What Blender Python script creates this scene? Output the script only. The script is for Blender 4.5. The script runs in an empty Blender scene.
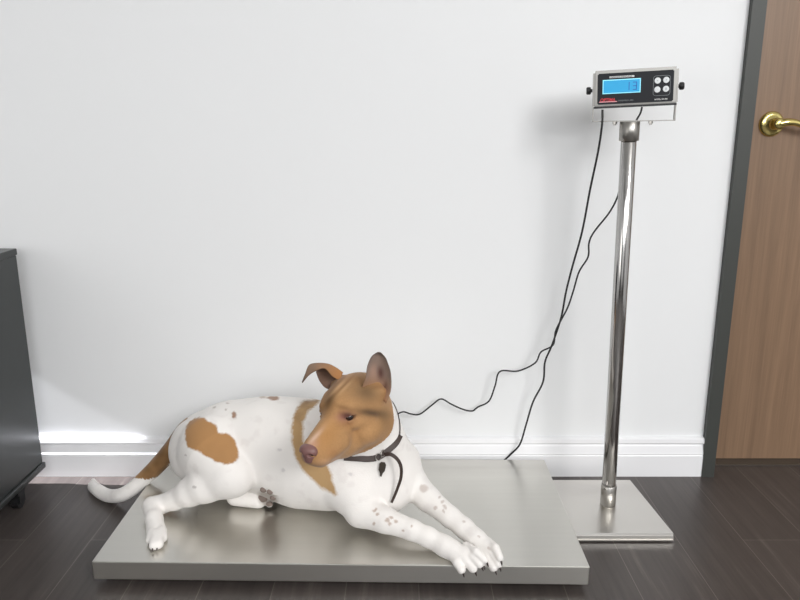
import bpy, bmesh, math
import numpy as np
from mathutils import Vector, Matrix, noise as mnoise

SC = bpy.context.scene
COL = SC.collection
R = math.radians

# ------------------------------------------------------------------ camera
CAMZ = 0.975
PITCH = R(13.54)
FPX = 711.8
cam_data = bpy.data.cameras.new('camera'); cam = bpy.data.objects.new('camera', cam_data); COL.objects.link(cam)
cam.location = (0, 0, CAMZ); cam.rotation_euler = (R(90) - PITCH, 0, 0)
cam_data.sensor_width = 36; cam_data.lens = FPX / 800 * 36; cam_data.clip_start = 0.02
SC.camera = cam
SC.view_settings.view_transform = 'Standard'; SC.view_settings.look = 'None'
SC.view_settings.gamma = 1; SC.view_settings.use_curve_mapping = False
SC.view_settings.exposure = 0.0

# ------------------------------------------------------------------ world and lights
w = bpy.data.worlds.new('world'); SC.world = w; w.use_nodes = True
bg = w.node_tree.nodes['Background']
def world_env(nt):
    # unseen room: pale and dark bands added for the steel's reflections, dark floor below
    N, L = nt.nodes.new, nt.links.new
    tc = N('ShaderNodeTexCoord'); sx = N('ShaderNodeSeparateXYZ'); L(tc.outputs['Generated'], sx.inputs[0])
    at = N('ShaderNodeMath'); at.operation = 'ARCTAN2'; L(sx.outputs['X'], at.inputs[0]); L(sx.outputs['Y'], at.inputs[1])
    mr = N('ShaderNodeMapRange'); mr.inputs[1].default_value = -math.pi; mr.inputs[2].default_value = math.pi; L(at.outputs[0], mr.inputs[0])
    cr = N('ShaderNodeValToRGB'); cr.color_ramp.interpolation = 'LINEAR'; e = cr.color_ramp.elements
    stops = [(0, .75), (.03, .75), (.045, .12), (.085, .12), (.10, .9), (.14, .95), (.155, .25), (.19, .2), (.2, .75), (.8, .75), (.81, .15), (.86, .15), (.87, .95), (.92, .95), (.93, .1), (.965, .12), (.98, .8), (1, .75)]
    e[0].position = 0; e[1].position = 1; e[0].color = e[1].color = (.75, .75, .75, 1)
    for p, v in stops[1:-1]:
        q = e.new(p); q.color = (v, v, v * 1.01, 1)
    L(mr.outputs[0], cr.inputs[0])
    up = N('ShaderNodeValToRGB'); u = up.color_ramp.elements; u[0].position = .46; u[0].color = (.10, .095, .09, 1); u[1].position = .5; u[1].color = (1, 1, 1, 1)
    m2 = N('ShaderNodeMapRange'); m2.inputs[1].default_value = -1; m2.inputs[2].default_value = 1; L(sx.outputs['Z'], m2.inputs[0]); L(m2.outputs[0], up.inputs[0])
    mid = N('ShaderNodeValToRGB'); u = mid.color_ramp.elements; u[0].position = .60; u[0].color = (0, 0, 0, 1); u[1].position = .68; u[1].color = (1, 1, 1, 1); L(m2.outputs[0], mid.inputs[0])
    mx = N('ShaderNodeMix'); mx.data_type = 'RGBA'; L(mid.outputs[0], mx.inputs['Factor']); L(cr.outputs[0], mx.inputs['A']); mx.inputs['B'].default_value = (.85, .85, .84, 1)
    mm = N('ShaderNodeMix'); mm.data_type = 'RGBA'; mm.blend_type = 'MULTIPLY'; mm.inputs['Factor'].default_value = 1; L(mx.outputs['Result'], mm.inputs['A']); L(up.outputs[0], mm.inputs['B'])
    L(mm.outputs['Result'], bg.inputs[0]); bg.inputs[1].default_value = 1.05
world_env(w.node_tree)

def area(name, loc, target, size, size_y, power, color=(1, 1, 1)):
    l = bpy.data.lights.new(name, 'AREA'); l.shape = 'RECTANGLE'; l.size = size; l.size_y = size_y
    l.energy = power; l.color = color
    o = bpy.data.objects.new(name, l); COL.objects.link(o); o.location = loc
    o.rotation_euler = (Vector(target) - Vector(loc)).to_track_quat('-Z', 'Y').to_euler()
    return o
area('lamp_light_right', (1.9, -1.3, 2.1), (0.25, 1.8, 0.1), 1.1, 0.9, 60, (1, 0.992, 0.985))
area('lamp_light_left', (-1.5, -0.6, 1.0), (-0.7, 1.8, 0.0), 1.2, 0.8, 6.5, (1, 0.985, 0.96))
area('window_daylight', (0.3, -2.2, 1.9), (0.2, 1.8, 0.2), 2.4, 0.9, 38, (0.96, 0.98, 1.0))
sp = bpy.data.lights.new('sunbeam', 'SPOT'); sp.energy = 1100; sp.spot_size = R(20); sp.spot_blend = 0.12; sp.shadow_soft_size = 0.012; sp.color = (0.93, 0.94, 1.0)
so = bpy.data.objects.new('sunbeam', sp); COL.objects.link(so); so.location = (-2.3, 1.873, 1.127)
so.rotation_euler = (Vector((-2.3 + 1.0, 1.868, 1.127 - math.tan(R(42.6)))) - Vector(so.location)).to_track_quat('-Z', 'Y').to_euler()

# ------------------------------------------------------------------ helpers
CP, SP = math.cos(PITCH), math.sin(PITCH)
def ray(px, py):
    u = (px - 400) / FPX; v = (py - 300) / FPX
    return np.array([u, CP - v * SP, -SP - v * CP])
def P(px, py, Y):
    r = ray(px, py) * (Y / ray(px, py)[1]); return np.array([r[0], r[1], r[2] + CAMZ])
def G(px, py, z=0.0):
    r = ray(px, py); r = r * ((z - CAMZ) / r[2]); return np.array([r[0], r[1], z])
def proj(V):
    x, y, z = V[:, 0], V[:, 1], V[:, 2] - CAMZ
    d = y * CP - z * SP; v = -(y * SP + z * CP)
    return 400 + FPX * x / d, 300 + FPX * v / d

def s2l(c):
    return tuple(((x / 255) / 12.92 if x / 255 <= 0.04045 else ((x / 255 + 0.055) / 1.055) ** 2.4) for x in c)

def mat(name, color, rough=0.5, metal=0.0, bump=None, vary=None, aniso=0.0, emit=None, spec=None, coat=0.0):
    """bump=(scale xyz, strength, distance)  vary=(scale xyz, amount)"""
    m = bpy.data.materials.new(name); m.use_nodes = True
    nt = m.node_tree; b = nt.nodes['Principled BSDF']
    b.inputs['Base Color'].default_value = (*color, 1); b.inputs['Roughness'].default_value = rough
    b.inputs['Metallic'].default_value = metal
    if spec is not None: b.inputs['Specular IOR Level'].default_value = spec
    if aniso: b.inputs['Anisotropic'].default_value = aniso
    if coat: b.inputs['Coat Weight'].default_value = coat; b.inputs['Coat Roughness'].default_value = 0.1
    if emit: b.inputs['Emission Color'].default_value = (*emit[0], 1); b.inputs['Emission Strength'].default_value = emit[1]
    def nz(scale, detail=4):
        tc = nt.nodes.new('ShaderNodeTexCoord'); mp = nt.nodes.new('ShaderNodeMapping'); n = nt.nodes.new('ShaderNodeTexNoise')
        mp.inputs['Scale'].default_value = scale; n.inputs['Scale'].default_value = 1; n.inputs['Detail'].default_value = detail
        nt.links.new(tc.outputs['Object'], mp.inputs[0]); nt.links.new(mp.outputs[0], n.inputs['Vector']); return n
    if bump:
        n = nz(bump[0]); bp = nt.nodes.new('ShaderNodeBump'); bp.inputs['Strength'].default_value = bump[1]; bp.inputs['Distance'].default_value = bump[2]
        nt.links.new(n.outputs[0], bp.inputs['Height']); nt.links.new(bp.outputs[0], b.inputs['Normal'])
    if vary:
        n = nz(vary[0]); mx = nt.nodes.new('ShaderNodeMix'); mx.data_type = 'RGBA'
        a = vary[1]
        mx.inputs['A'].default_value = (*[c * (1 - a) for c in color], 1); mx.inputs['B'].default_value = (*[min(1, c * (1 + a)) for c in color], 1)
        nt.links.new(n.outputs[0], mx.inputs['Factor']); nt.links.new(mx.outputs['Result'], b.inputs['Base Color'])
    return m

M = {}
M['wall'] = mat('wall_paint', s2l((238, 239, 240)), 0.75, bump=((180, 180, 180), 0.08, 0.001))
M['ceil'] = mat('ceiling_paint', s2l((235, 235, 232)), 0.9)
M['trim'] = mat('white_gloss_trim', s2l((243, 243, 245)), 0.3)
M['frame'] = mat('charcoal_frame_paint', s2l((62, 64, 61)), 0.5)
M['steel'] = mat('brushed_steel', s2l((216, 214, 208)), 0.28, 1.0, bump=((3, 260, 60), 0.05, 0.0005), vary=((2.5, 60, 4), 0.04))
M['steel_side'] = M['steel']
M['chrome'] = mat('polished_steel', s2l((186, 184, 182)), 0.14, 1.0)
M['satin'] = mat('satin_steel', s2l((190, 187, 182)), 0.3, 1.0, bump=((300, 300, 3), 0.05, 0.0004))
M['satin_dark'] = mat('dull_steel', s2l((160, 157, 152)), 0.33, 1.0)
M['alu'] = mat('pale_steel_plate', s2l((218, 215, 210)), 0.28, 1.0)
M['brass'] = mat('polished_brass', s2l((236, 218, 142)), 0.2, 1.0)
M['black'] = mat('black_plastic', (0.012, 0.012, 0.013), 0.4)
M['cable'] = mat('black_cable', (0.01, 0.01, 0.011), 0.45)
M['cabinet'] = mat('charcoal_lacquer', s2l((44, 47, 47)), 0.32, vary=((3, 3, 3), 0.05))
M['panel'] = mat('dark_membrane', s2l((24, 26, 32)), 0.5, spec=0.3)
M['lcd'] = mat('blue_lcd', s2l((20, 120, 165)), 0.4, emit=(s2l((20, 190, 250)), 0.42))
M['lcd_edge'] = mat('lit_lcd_edge', s2l((150, 230, 250)), 0.3, emit=(s2l((150, 235, 250)), 0.3))
M['digit'] = mat('lcd_digit', s2l((20, 105, 190)), 0.4)
M['white_ink'] = mat('white_print', s2l((225, 225, 225)), 0.5)
M['grey_ink'] = mat('grey_print', s2l((130, 134, 138)), 0.5)
M['red_ink'] = mat('red_print', s2l((205, 45, 60)), 0.5)
M['pink_ink'] = mat('pink_print', s2l((235, 170, 175)), 0.5)
M['button'] = mat('white_button', s2l((225, 228, 230)), 0.4)
M['leather'] = mat('dark_brown_leather', s2l((58, 44, 38)), 0.5, bump=((500, 500, 500), 0.2, 0.0005))
M['claw'] = mat('dark_claw', s2l((60, 50, 46)), 0.35)
M['pad'] = mat('grey_paw_pad', s2l((128, 114, 106)), 0.7, bump=((900, 900, 900), 0.5, 0.0008))
M['eye'] = mat('dark_eye', s2l((40, 24, 20)), 0.08, coat=0.5)
M['nose'] = mat('mauve_nose', s2l((128, 92, 88)), 0.42, bump=((700, 700, 700), 0.3, 0.0006))

def door_mat():
    m = mat('walnut_veneer', s2l((142, 112, 90)), 0.45)
    nt = m.node_tree; b = nt.nodes['Principled BSDF']
    tc = nt.nodes.new('ShaderNodeTexCoord'); mp = nt.nodes.new('ShaderNodeMapping'); mp.inputs['Scale'].default_value = (60, 60, 1.5)
    n = nt.nodes.new('ShaderNodeTexNoise'); n.inputs['Scale'].default_value = 1; n.inputs['Detail'].default_value = 6
    mp2 = nt.nodes.new('ShaderNodeMapping'); mp2.inputs['Scale'].default_value = (260, 260, 9)
    n2 = nt.nodes.new('ShaderNodeTexNoise'); n2.inputs['Scale'].default_value = 1; n2.inputs['Detail'].default_value = 3
    add = nt.nodes.new('ShaderNodeMath'); add.operation = 'MULTIPLY_ADD'; add.inputs[1].default_value = 0.5
    cr = nt.nodes.new('ShaderNodeValToRGB')
    cr.color_ramp.elements[0].position = 0.35; cr.color_ramp.elements[0].color = (*s2l((116, 92, 72)), 1)
    cr.color_ramp.elements[1].position = 0.95; cr.color_ramp.elements[1].color = (*s2l((142, 114, 90)), 1)
    for q in (mp, mp2): nt.links.new(tc.outputs['Object'], q.inputs[0])
    nt.links.new(mp.outputs[0], n.inputs['Vector']); nt.links.new(mp2.outputs[0], n2.inputs['Vector'])
    nt.links.new(n2.outputs[0], add.inputs[0]); nt.links.new(n.outputs[0], add.inputs[2])
    nt.links.new(add.outputs[0], cr.inputs[0]); nt.links.new(cr.outputs[0], b.inputs['Base Color'])
    return m
M['door'] = door_mat()

def floor_mat():
    m = mat('dark_plank_floor', s2l((72, 68, 68)), 0.38)
    nt = m.node_tree; b = nt.nodes['Principled BSDF']
    tc = nt.nodes.new('ShaderNodeTexCoord')
    mp = nt.nodes.new('ShaderNodeMapping'); mp.inputs['Rotation'].default_value = (0, 0, R(90)); mp.inputs['Location'].default_value = (0.3, 0.913, 0)
    br = nt.nodes.new('ShaderNodeTexBrick'); br.offset = 0.37
    for k, v in (('Scale', 1), ('Brick Width', 1.25), ('Row Height', 0.159), ('Mortar Size', 0.0011), ('Mortar Smooth', 0.3), ('Bias', 0)): br.inputs[k].default_value = v
    br.inputs['Color1'].default_value = (0.42, 0.42, 0.42, 1); br.inputs['Color2'].default_value = (0.6, 0.6, 0.6, 1); br.inputs['Mortar'].default_value = (0.8, 0.8, 0.8, 1)
    mg = nt.nodes.new('ShaderNodeMapping'); mg.inputs['Scale'].default_value = (55, 2.5, 10)
    n = nt.nodes.new('ShaderNodeTexNoise'); n.inputs['Scale'].default_value = 1; n.inputs['Detail'].default_value = 7; n.inputs['Roughness'].default_value = 0.65
    mx = nt.nodes.new('ShaderNodeMix'); mx.data_type = 'RGBA'; mx.blend_type = 'OVERLAY'; mx.inputs['Factor'].default_value = 0.9
    cr = nt.nodes.new('ShaderNodeValToRGB')
    cr.color_ramp.elements[0].position = 0.15; cr.color_ramp.elements[0].color = (*s2l((50, 46, 44)), 1)
    cr.color_ramp.elements[1].position = 1.0; cr.color_ramp.elements[1].color = (*s2l((128, 120, 114)), 1)
    e = cr.color_ramp.elements.new(0.6); e.color = (*s2l((78, 71, 68)), 1)
    bp = nt.nodes.new('ShaderNodeBump'); bp.inputs['Strength'].default_value = 0.25; bp.inputs['Distance'].default_value = 0.0015
    L = nt.links.new
    L(tc.outputs['Object'], mp.inputs[0]); L(mp.outputs[0], br.inputs['Vector']); L(tc.outputs['Object'], mg.inputs[0]); L(mg.outputs[0], n.inputs['Vector'])
    L(br.outputs['Color'], mx.inputs['A']); L(n.outputs[0], mx.inputs['B']); L(mx.outputs['Result'], cr.inputs[0]); L(cr.outputs[0], b.inputs['Base Color'])
    L(n.outputs[0], bp.inputs['Height']); L(bp.outputs[0], b.inputs['Normal'])
    return m
M['floor'] = floor_mat()

def link(name, me, m, parent=None):
    o = bpy.data.objects.new(name, me); COL.objects.link(o)
    if m is not None and not me.materials: me.materials.append(m)
    if parent is not None: o.parent = parent
    return o
def finish(bm, name, m, parent=None, smooth=False, bevel=0, seg=2, origin=None):
    if bevel: bmesh.ops.bevel(bm, geom=list(bm.edges), offset=bevel, segments=seg, affect='EDGES', profile=0.5)
    bmesh.ops.recalc_face_normals(bm, faces=bm.faces)
    me = bpy.data.meshes.new(name); bm.to_mesh(me); bm.free()
    if smooth: me.polygons.foreach_set('use_smooth', [True] * len(me.polygons))
    return link(name, me, m, parent)
def box(name, lo, hi, m, parent=None, bevel=0, seg=2):
    bm = bmesh.new(); lo, hi = Vector(lo), Vector(hi)
    bmesh.ops.create_cube(bm, size=1, matrix=Matrix.Translation((lo + hi) / 2) @ Matrix.Diagonal((*(hi - lo), 1)))
    return finish(bm, name, m, parent, bevel=bevel, seg=seg)
def add_box(bm, lo, hi):
    lo, hi = Vector(lo), Vector(hi)
    bmesh.ops.create_cube(bm, size=1, matrix=Matrix.Translation((lo + hi) / 2) @ Matrix.Diagonal((*(hi - lo), 1)))
def add_cyl(bm, a, b, r1, r2=None, seg=32, caps=True):
    a, b = Vector(a), Vector(b); d = b - a
    bmesh.ops.create_cone(bm, cap_ends=caps, segments=seg, radius1=r1, radius2=r1 if r2 is None else r2, depth=d.length,
                          matrix=Matrix.Translation((a + b) / 2) @ d.to_track_quat('Z', 'Y').to_matrix().to_4x4())
def lathe(bm, prof, axis_m, seg=40):
    rings = []
    for r, z in prof:
        rings.append([bm.verts.new(axis_m @ Vector((r * math.cos(2 * math.pi * i / seg), r * math.sin(2 * math.pi * i / seg), z))) for i in range(seg)])
    for a, b in zip(rings, rings[1:]):
        for i in range(seg): bm.faces.new((a[i], a[(i + 1) % seg], b[(i + 1) % seg], b[i]))
    bm.faces.new(rings[0][::-1]); bm.faces.new(rings[-1])
def empty(name, loc, label, cat, rot=(0, 0, 0)):
    o = bpy.data.objects.new(name, None); COL.objects.link(o); o.location = loc; o.rotation_euler = rot; o.empty_display_size = 0.05
    o['label'] = label; o['category'] = cat; return o
def tag(o, label, cat, group=None):
    o['label'] = label; o['category'] = cat
    if group: o['group'] = group
    return o
def struct(o): o['kind'] = 'structure'; return o
def smooth_path(pts, n=8):
    pts = [np.array(p, float) for p in pts]; ext = [2 * pts[0] - pts[1]] + pts + [2 * pts[-1] - pts[-2]]; out = []
    for i in range(1, len(ext) - 2):
        p0, p1, p2, p3 = ext[i - 1:i + 3]
        for t in np.linspace(0, 1, n, endpoint=False):
            out.append(0.5 * (2 * p1 + (p2 - p0) * t + (2 * p0 - 5 * p1 + 4 * p2 - p3) * t * t + (3 * p1 - p0 - 3 * p2 + p3) * t ** 3))
    out.append(pts[-1]); return out
def tube(name, pts, r, m, parent=None, seg=10, n=8, flat=None, radii=None):
    """flat=(width, thickness) gives a strap section"""
    path = [Vector(p) for p in smooth_path(pts, n)]; bm = bmesh.new(); rings = []; prev = None
    for i, p in enumerate(path):
        t = (path[min(i + 1, len(path) - 1)] - path[max(i - 1, 0)]).normalized()
        if prev is None: u = t.cross(Vector((0, 0, 1)) if abs(t.z) < .9 else Vector((0, 1, 0))).normalized()
        else: u = (prev - t * prev.dot(t)).normalized()
        prev = u; v = t.cross(u)
        rr = r if radii is None else float(np.interp(i / (len(path) - 1), np.linspace(0, 1, len(radii)), radii))
        a, b = (rr, rr) if flat is None else flat
        rings.append([bm.verts.new(p + u * a * math.cos(2 * math.pi * k / seg) + v * b * math.sin(2 * math.pi * k / seg)) for k in range(seg)])
    for a, b in zip(rings, rings[1:]):
        for i in range(seg): bm.faces.new((a[i], a[(i + 1) % seg], b[(i + 1) % seg], b[i]))
    bm.faces.new(rings[0][::-1]); bm.faces.new(rings[-1])
    return finish(bm, name, m, parent, smooth=True)

# ------------------------------------------------------------------ room shell
WALL_Y = 1.89
FX0 = P(707, 420, 1.876)[0]                  # outer (left) edge of the door frame
FX1 = P(719.5, 420, 1.876)[0]
struct(box('floor', (-2.6, -2.6, -0.08), (3.12, 2.6, 0), M['floor']))
struct(box('wall_back', (-2.6, WALL_Y, 0), (FX0 + 0.004, WALL_Y + 0.12, 2.6), M['wall']))
struct(box('wall_left', (-2.72, -2.6, 0), (-2.6, 2.6, 2.6), M['wall']))
struct(box('wall_right', (3.0, -2.6, 0), (3.12, 2.6, 2.6), M['wall']))
struct(box('ceiling', (-2.6, -2.6, 2.6), (3.12, 2.6, 2.7), M['ceil']))
struct(box('wall_back', (2.06, WALL_Y, 0), (3.0, WALL_Y + 0.12, 2.14), M['wall']))
struct(box('wall_back', (FX0 + 0.004, WALL_Y, 2.14), (3.0, WALL_Y + 0.12, 2.6), M['wall']))
# baseboard with a moulded profile
zt = P(400, 438, 1.88)[2]; z1 = P(400, 444.5, 1.879)[2]; z2 = P(400, 455.5, 1.876)[2]
prof = [(WALL_Y, 0.0), (1.875, 0.0), (1.875, z2 - .002), (1.877, z2 + .001), (1.8745, z2 + .004), (1.8765, z2 + .010), (1.881, z1 - .006), (1.8835, z1 - .001), (1.8835, z1),
        (1.8775, z1 + .0015), (1.876, z1 + .006), (1.8775, zt - .003), (1.881, zt), (WALL_Y, zt + .001)]
bm = bmesh.new(); ends = []
for x in (-2.6, P(705, 450, 1.875)[0]): ends.append([bm.verts.new((x, y, z)) for y, z in prof])
for i in range(len(prof)): bm.faces.new((ends[0][i], ends[0][(i + 1) % len(prof)], ends[1][(i + 1) % len(prof)], ends[1][i]))
bm.faces.new(ends[0]); bm.faces.new(ends[1][::-1])
struct(finish(bm, 'baseboard_back', M['trim']))
# door and its steel frame
DY = G(400, 459, 0.004)[1]
bm = bmesh.new()
add_box(bm, (FX0, 1.872, 0), (FX1, DY + 0.06, 2.12)); add_box(bm, (FX0, 1.872, 2.08), (2.1, DY + 0.06, 2.13)); add_box(bm, (2.02, 1.872, 0), (2.06, DY + 0.06, 2.12))
struct(finish(bm, 'trim_1', M['frame']))
door = struct(box('door_1', (FX1 - 0.006, DY, 0.006), (2.02, DY + 0.04, 2.08), M['door']))
bm = bmesh.new(); add_box(bm, (FX1, DY - 0.035, 0), (2.02, DY + 0.04, 0.004))
struct(finish(bm, 'trim_2', mat('dark_threshold', s2l((74, 66, 58)), 0.4)))
hc = Vector(P(771, 124, DY)); am = Matrix.Translation(hc) @ Matrix.Rotation(R(90), 4, 'X')
bm = bmesh.new(); lathe(bm, [(0.0335, -0.001), (0.0335, 0.003), (0.031, 0.007), (0.025, 0.010), (0.022, 0.010), (0.0195, 0.013), (0.0155, 0.0145), (0.0135, 0.018), (0.0120, 0.026), (0.0120, 0.036), (0.014, 0.038), (0.015, 0.045), (0.013, 0.050), (0.006, 0.052)], am)
hr = finish(bm, 'handle_rose', M['brass'], door, smooth=True)
tube('handle_lever', [hc + Vector(v) for v in ((0, -.043, 0), (.018, -.046, .004), (.04, -.046, .003), (.07, -.045, -.006), (.105, -.042, -.013), (.125, -.036, -.012))], .0075, M['brass'], door, seg=14,
     radii=[.011, .0105, .009, .0075, .007, .0075])

# ------------------------------------------------------------------ cabinet on castors
CX, CB = -1.000, 1.832
cab = empty('rolling_cabinet', (CX - .25, CB - .30, 0), 'charcoal lacquered cabinet on black castors at the left edge', 'cabinet')
def cbox(name, lo, hi, m, bevel=0.003, parent=None):
    o = box(name, lo, hi, m, parent or cab, bevel)
    if parent is None: o.matrix_parent_inverse = Matrix.Translation(-cab.location)
    return o
cbox('body', (CX - .5, CB - .60, .068), (CX, CB, .655), M['cabinet'])
cbox('top_panel', (CX - .505, CB - .605, .655), (CX + .002, CB + .002, .672), M['cabinet'], .002)
cbox('base_rail', (CX - .505, CB - .605, .050), (CX + .006, CB + .004, .0675), M['cabinet'], .004)
cbox('door', (CX - .497, CB - .618, .075), (CX - .003, CB - .6, .650), M['cabinet'])
def castor(x, y):
    bm = bmesh.new(); add_cyl(bm, (x - .009, y + .008, .0195), (x + .009, y + .008, .0195), .0195, seg=28)
    wheel = finish(bm, 'castor', M['black'], cab, bevel=0); wheel.matrix_parent_inverse = Matrix.Translation(-cab.location)
    bm = bmesh.new(); add_box(bm, (x - .014, y - .012, .04), (x + .014, y + .022, .05)); add_box(bm, (x + .010, y - .006, .016), (x + .014, y + .020, .042)); add_box(bm, (x - .014, y - .006, .016), (x - .010, y + .020, .042))
    finish(bm, 'castor_fork', M['black'], wheel)
for x in (CX - .010, CX - .46):
    for y in (CB - .135, CB - .57): castor(x, y)

# ------------------------------------------------------------------ weighing platform
ZT = 0.061
plat = empty('scale_platform', (-.13, 1.61, 0), 'wide low brushed stainless steel weighing platform under the dog', 'scale platform')
A_, B_ = G(91.5, 561.5, ZT), G(590, 567, ZT); D_ = G(544.5, 459.8, ZT)
C_ = A_ + (D_ - B_)
def slab(name, corners, z0, z1, m, parent, bevel):
    bm = bmesh.new(); lo = [bm.verts.new((c[0], c[1], z0)) for c in corners]; hi = [bm.verts.new((c[0], c[1], z1)) for c in corners]
    bm.faces.new(lo[::-1]); bm.faces.new(hi)
    for i in range(4): bm.faces.new((lo[i], lo[(i + 1) % 4], hi[(i + 1) % 4], hi[i]))
    o = finish(bm, name, m, parent, bevel=bevel, seg=3); o.matrix_parent_inverse = Matrix.Translation(-parent.location); return o
slab('deck', (A_, B_, D_, C_), 0.0165, ZT, M['steel'], plat, 0.0022)
for cx, cy in ((.16, .16), (.84, .16), (.16, .84), (.84, .84)):
    c = A_ + (B_ - A_) * cx + (C_ - A_) * cy
    bm = bmesh.new(); add_cyl(bm, (c[0], c[1], 0), (c[0], c[1], .006), .018, .016); add_cyl(bm, (c[0], c[1], .006), (c[0], c[1], .0165), .007)
    o = finish(bm, 'foot', M['black'], plat); o.matrix_parent_inverse = Matrix.Translation(-plat.location)

# ------------------------------------------------------------------ indicator stand
ZB = 0.022
stand = empty('indicator_stand', (0.5, 1.67, 0), 'steel scale readout post with blue lit display on a flat base plate', 'scale display')
PI_ = Matrix.Translation(-stand.location)
b0, b1 = G(630, 480, ZB), G(673.5, 533.5, ZB); xl = B_[0] + .012
bprof = [(b1[1] - .004, 0.004), (b1[1] - .004, .007), (b1[1] - .001, .0075), (b1[1] - .0005, .016), (b1[1], .0165), (b1[1] + .002, ZB), (b0[1], ZB), (b0[1], .004)]
bm = bmesh.new(); ends = [[bm.verts.new((x, y, z)) for y, z in bprof] for x in (xl, b1[0])]
for v in ends[1]:
    if v.co.y > (b0[1] + b1[1]) / 2: v.co.x = b0[0]
for i in range(len(bprof)): bm.faces.new((ends[0][i], ends[0][(i + 1) % len(bprof)], ends[1][(i + 1) % len(bprof)], ends[1][i]))
bm.faces.new(ends[0]); bm.faces.new(ends[1][::-1])
o = finish(bm, 'base_plate', M['alu'], stand); o.matrix_parent_inverse = PI_
for x, y in ((xl + .03, b1[1] + .03), (b1[0] - .02, b1[1] + .03), (xl + .03, b0[1] - .03), (b1[0] - .03, b0[1] - .03)):
    bm = bmesh.new(); add_cyl(bm, (x, y, 0), (x, y, .004), .01, seg=16); q = finish(bm, 'foot', M['black'], stand); q.matrix_parent_inverse = PI_
PB = Vector(G(607.8, 504, ZB)); PT = Vector(P(630, 121.5, PB.y - .01)); ax = (PT - PB).normalized()
def seg_cyl(name, a, b, r, m, hollow=None):
    bm = bmesh.new(); A = Matrix.Translation(PB) @ ax.to_track_quat('Z', 'Y').to_matrix().to_4x4()
    lathe(bm, [(r - .0006, a), (r, a + .0006), (r, b - .0006), (r - .0006, b)], A, 48)
    o = finish(bm, name, m, stand, smooth=False); o.matrix_parent_inverse = PI_
    for p in o.data.polygons: p.use_smooth = len(p.vertices) == 4
    return o
H = (PT - PB).length
seg_cyl('pole', 0.002, H - .004, .0175, M['chrome'])
seg_cyl('lower_sleeve', 0.0, .057, .0198, M['satin'])
seg_cyl('upper_collar', H - .043, H, .0222, M['satin_dark'])
sl = bpy.data.objects
# bolt on the sleeve
def fr(o): o.matrix_parent_inverse = PI_; return o
bm = bmesh.new(); c = PB + Vector((-.014, -.013, .05)); add_cyl(bm, c, c + Vector((-.006, -.006, 0)), .0035, seg=6); fr(finish(bm, 'bolt', M['satin'], stand))
M['case'] = mat('brushed_case_steel', s2l((160, 158, 154)), 0.42, 0.9)
# bracket frame (rolled with the post)
yaw = 0.0
def frame_m(roll, origin, tilt=0): return Matrix.Translation(origin) @ Matrix.Rotation(R(-13), 4, 'Z') @ Matrix.Rotation(-R(roll), 4, 'Y') @ Matrix.Rotation(R(tilt), 4, 'X')
BKm = frame_m(0.8, PT)
HW = 0.0915          # half width of the readout
def bb(name, boxes, m, Mx, parent, bevel=0):
    bm = bmesh.new()
    for lo, hi in boxes: add_box(bm, lo, hi)
    if bevel: bmesh.ops.bevel(bm, geom=list(bm.edges), offset=bevel, segments=2, affect='EDGES')
    bmesh.ops.transform(bm, matrix=Mx, verts=bm.verts)
    o = finish(bm, name, m, parent); return fr(o)
xb0 = -0.084 ; xb1 = 0.096
bb('bracket', [((xb0, -.012, 0), (xb1, .012, .0024)), ((xb0, -.012, 0), (xb0 + .0022, .012, .078)), ((xb1 - .0022, -.012, 0), (xb1, .012, .078))], M['case'], BKm, stand)
for x in (-.033, .045):
    bm = bmesh.new(); c = BKm @ Vector((x, 0, 0)); add_cyl(bm, c, c - Vector((0, 0, .005)), .005, seg=6); add_cyl(bm, c - Vector((0, 0, .005)), c - Vector((0, 0, .008)), .003, seg=12)
    fr(finish(bm, 'bolt', M['satin'], stand))
# readout box
IC = Vector(P(634.5, 88, PB.y - .005)); IM = frame_m(2.4, IC, 0)
hw, hh = .0910, .0405
bm = bmesh.new(); add_box(bm, (-hw, -.022, -hh), (hw, .024, hh)); bmesh.ops.bevel(bm, geom=list(bm.edges), offset=.005, segments=4, affect='EDGES'); bmesh.ops.transform(bm, matrix=IM, verts=bm.verts)
ind = fr(finish(bm, 'readout_case', M['case'], stand))
def face(name, x0, x1, z0, z1, m, y=-.0222, th=.0012, bevel=0):
    bm = bmesh.new(); add_box(bm, (x0, y - th, z0), (x1, y, z1))
    if bevel:
        es = [e for e in bm.edges if abs(e.verts[0].co.y - e.verts[1].co.y) > 1e-5]
        bmesh.ops.bevel(bm, geom=es, offset=bevel, segments=5, affect='EDGES')
    bmesh.ops.transform(bm, matrix=IM, verts=bm.verts); return finish(bm, name, m, ind)
bb('underside_strip', [((-hw + .002, -.0235, -hh - .0015), (hw - .002, -.018, -hh + .003))], M['black'], IM, stand, .001)  # black strip drawn where the case's dark underside shows
fp = face('front_panel', -.0815, .0805, -.0335, .0335, M['panel'], bevel=.002)
S = 2 * hw / 82.0    # metres per photo pixel on the panel
def px2(x, y):  # panel coordinates of a photo pixel (relative to the panel's rolled frame)
    dx, dz = (x - 635.6) * S, -(y - 88) * S; c, s = math.cos(R(3.2)), math.sin(R(3.2)); return dx * c - dz * s * -1 * -1 if False else (dx * c + dz * s), (-dx * s + dz * c)
face('screen_bezel', -.0705, .0110, -.0110, .0195, M['lcd_edge'], y=-.0234, th=.0008)
scr = face('screen', -.0685, .0090, -.0090, .0175, M['lcd'], y=-.0241, th=.0008)
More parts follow.
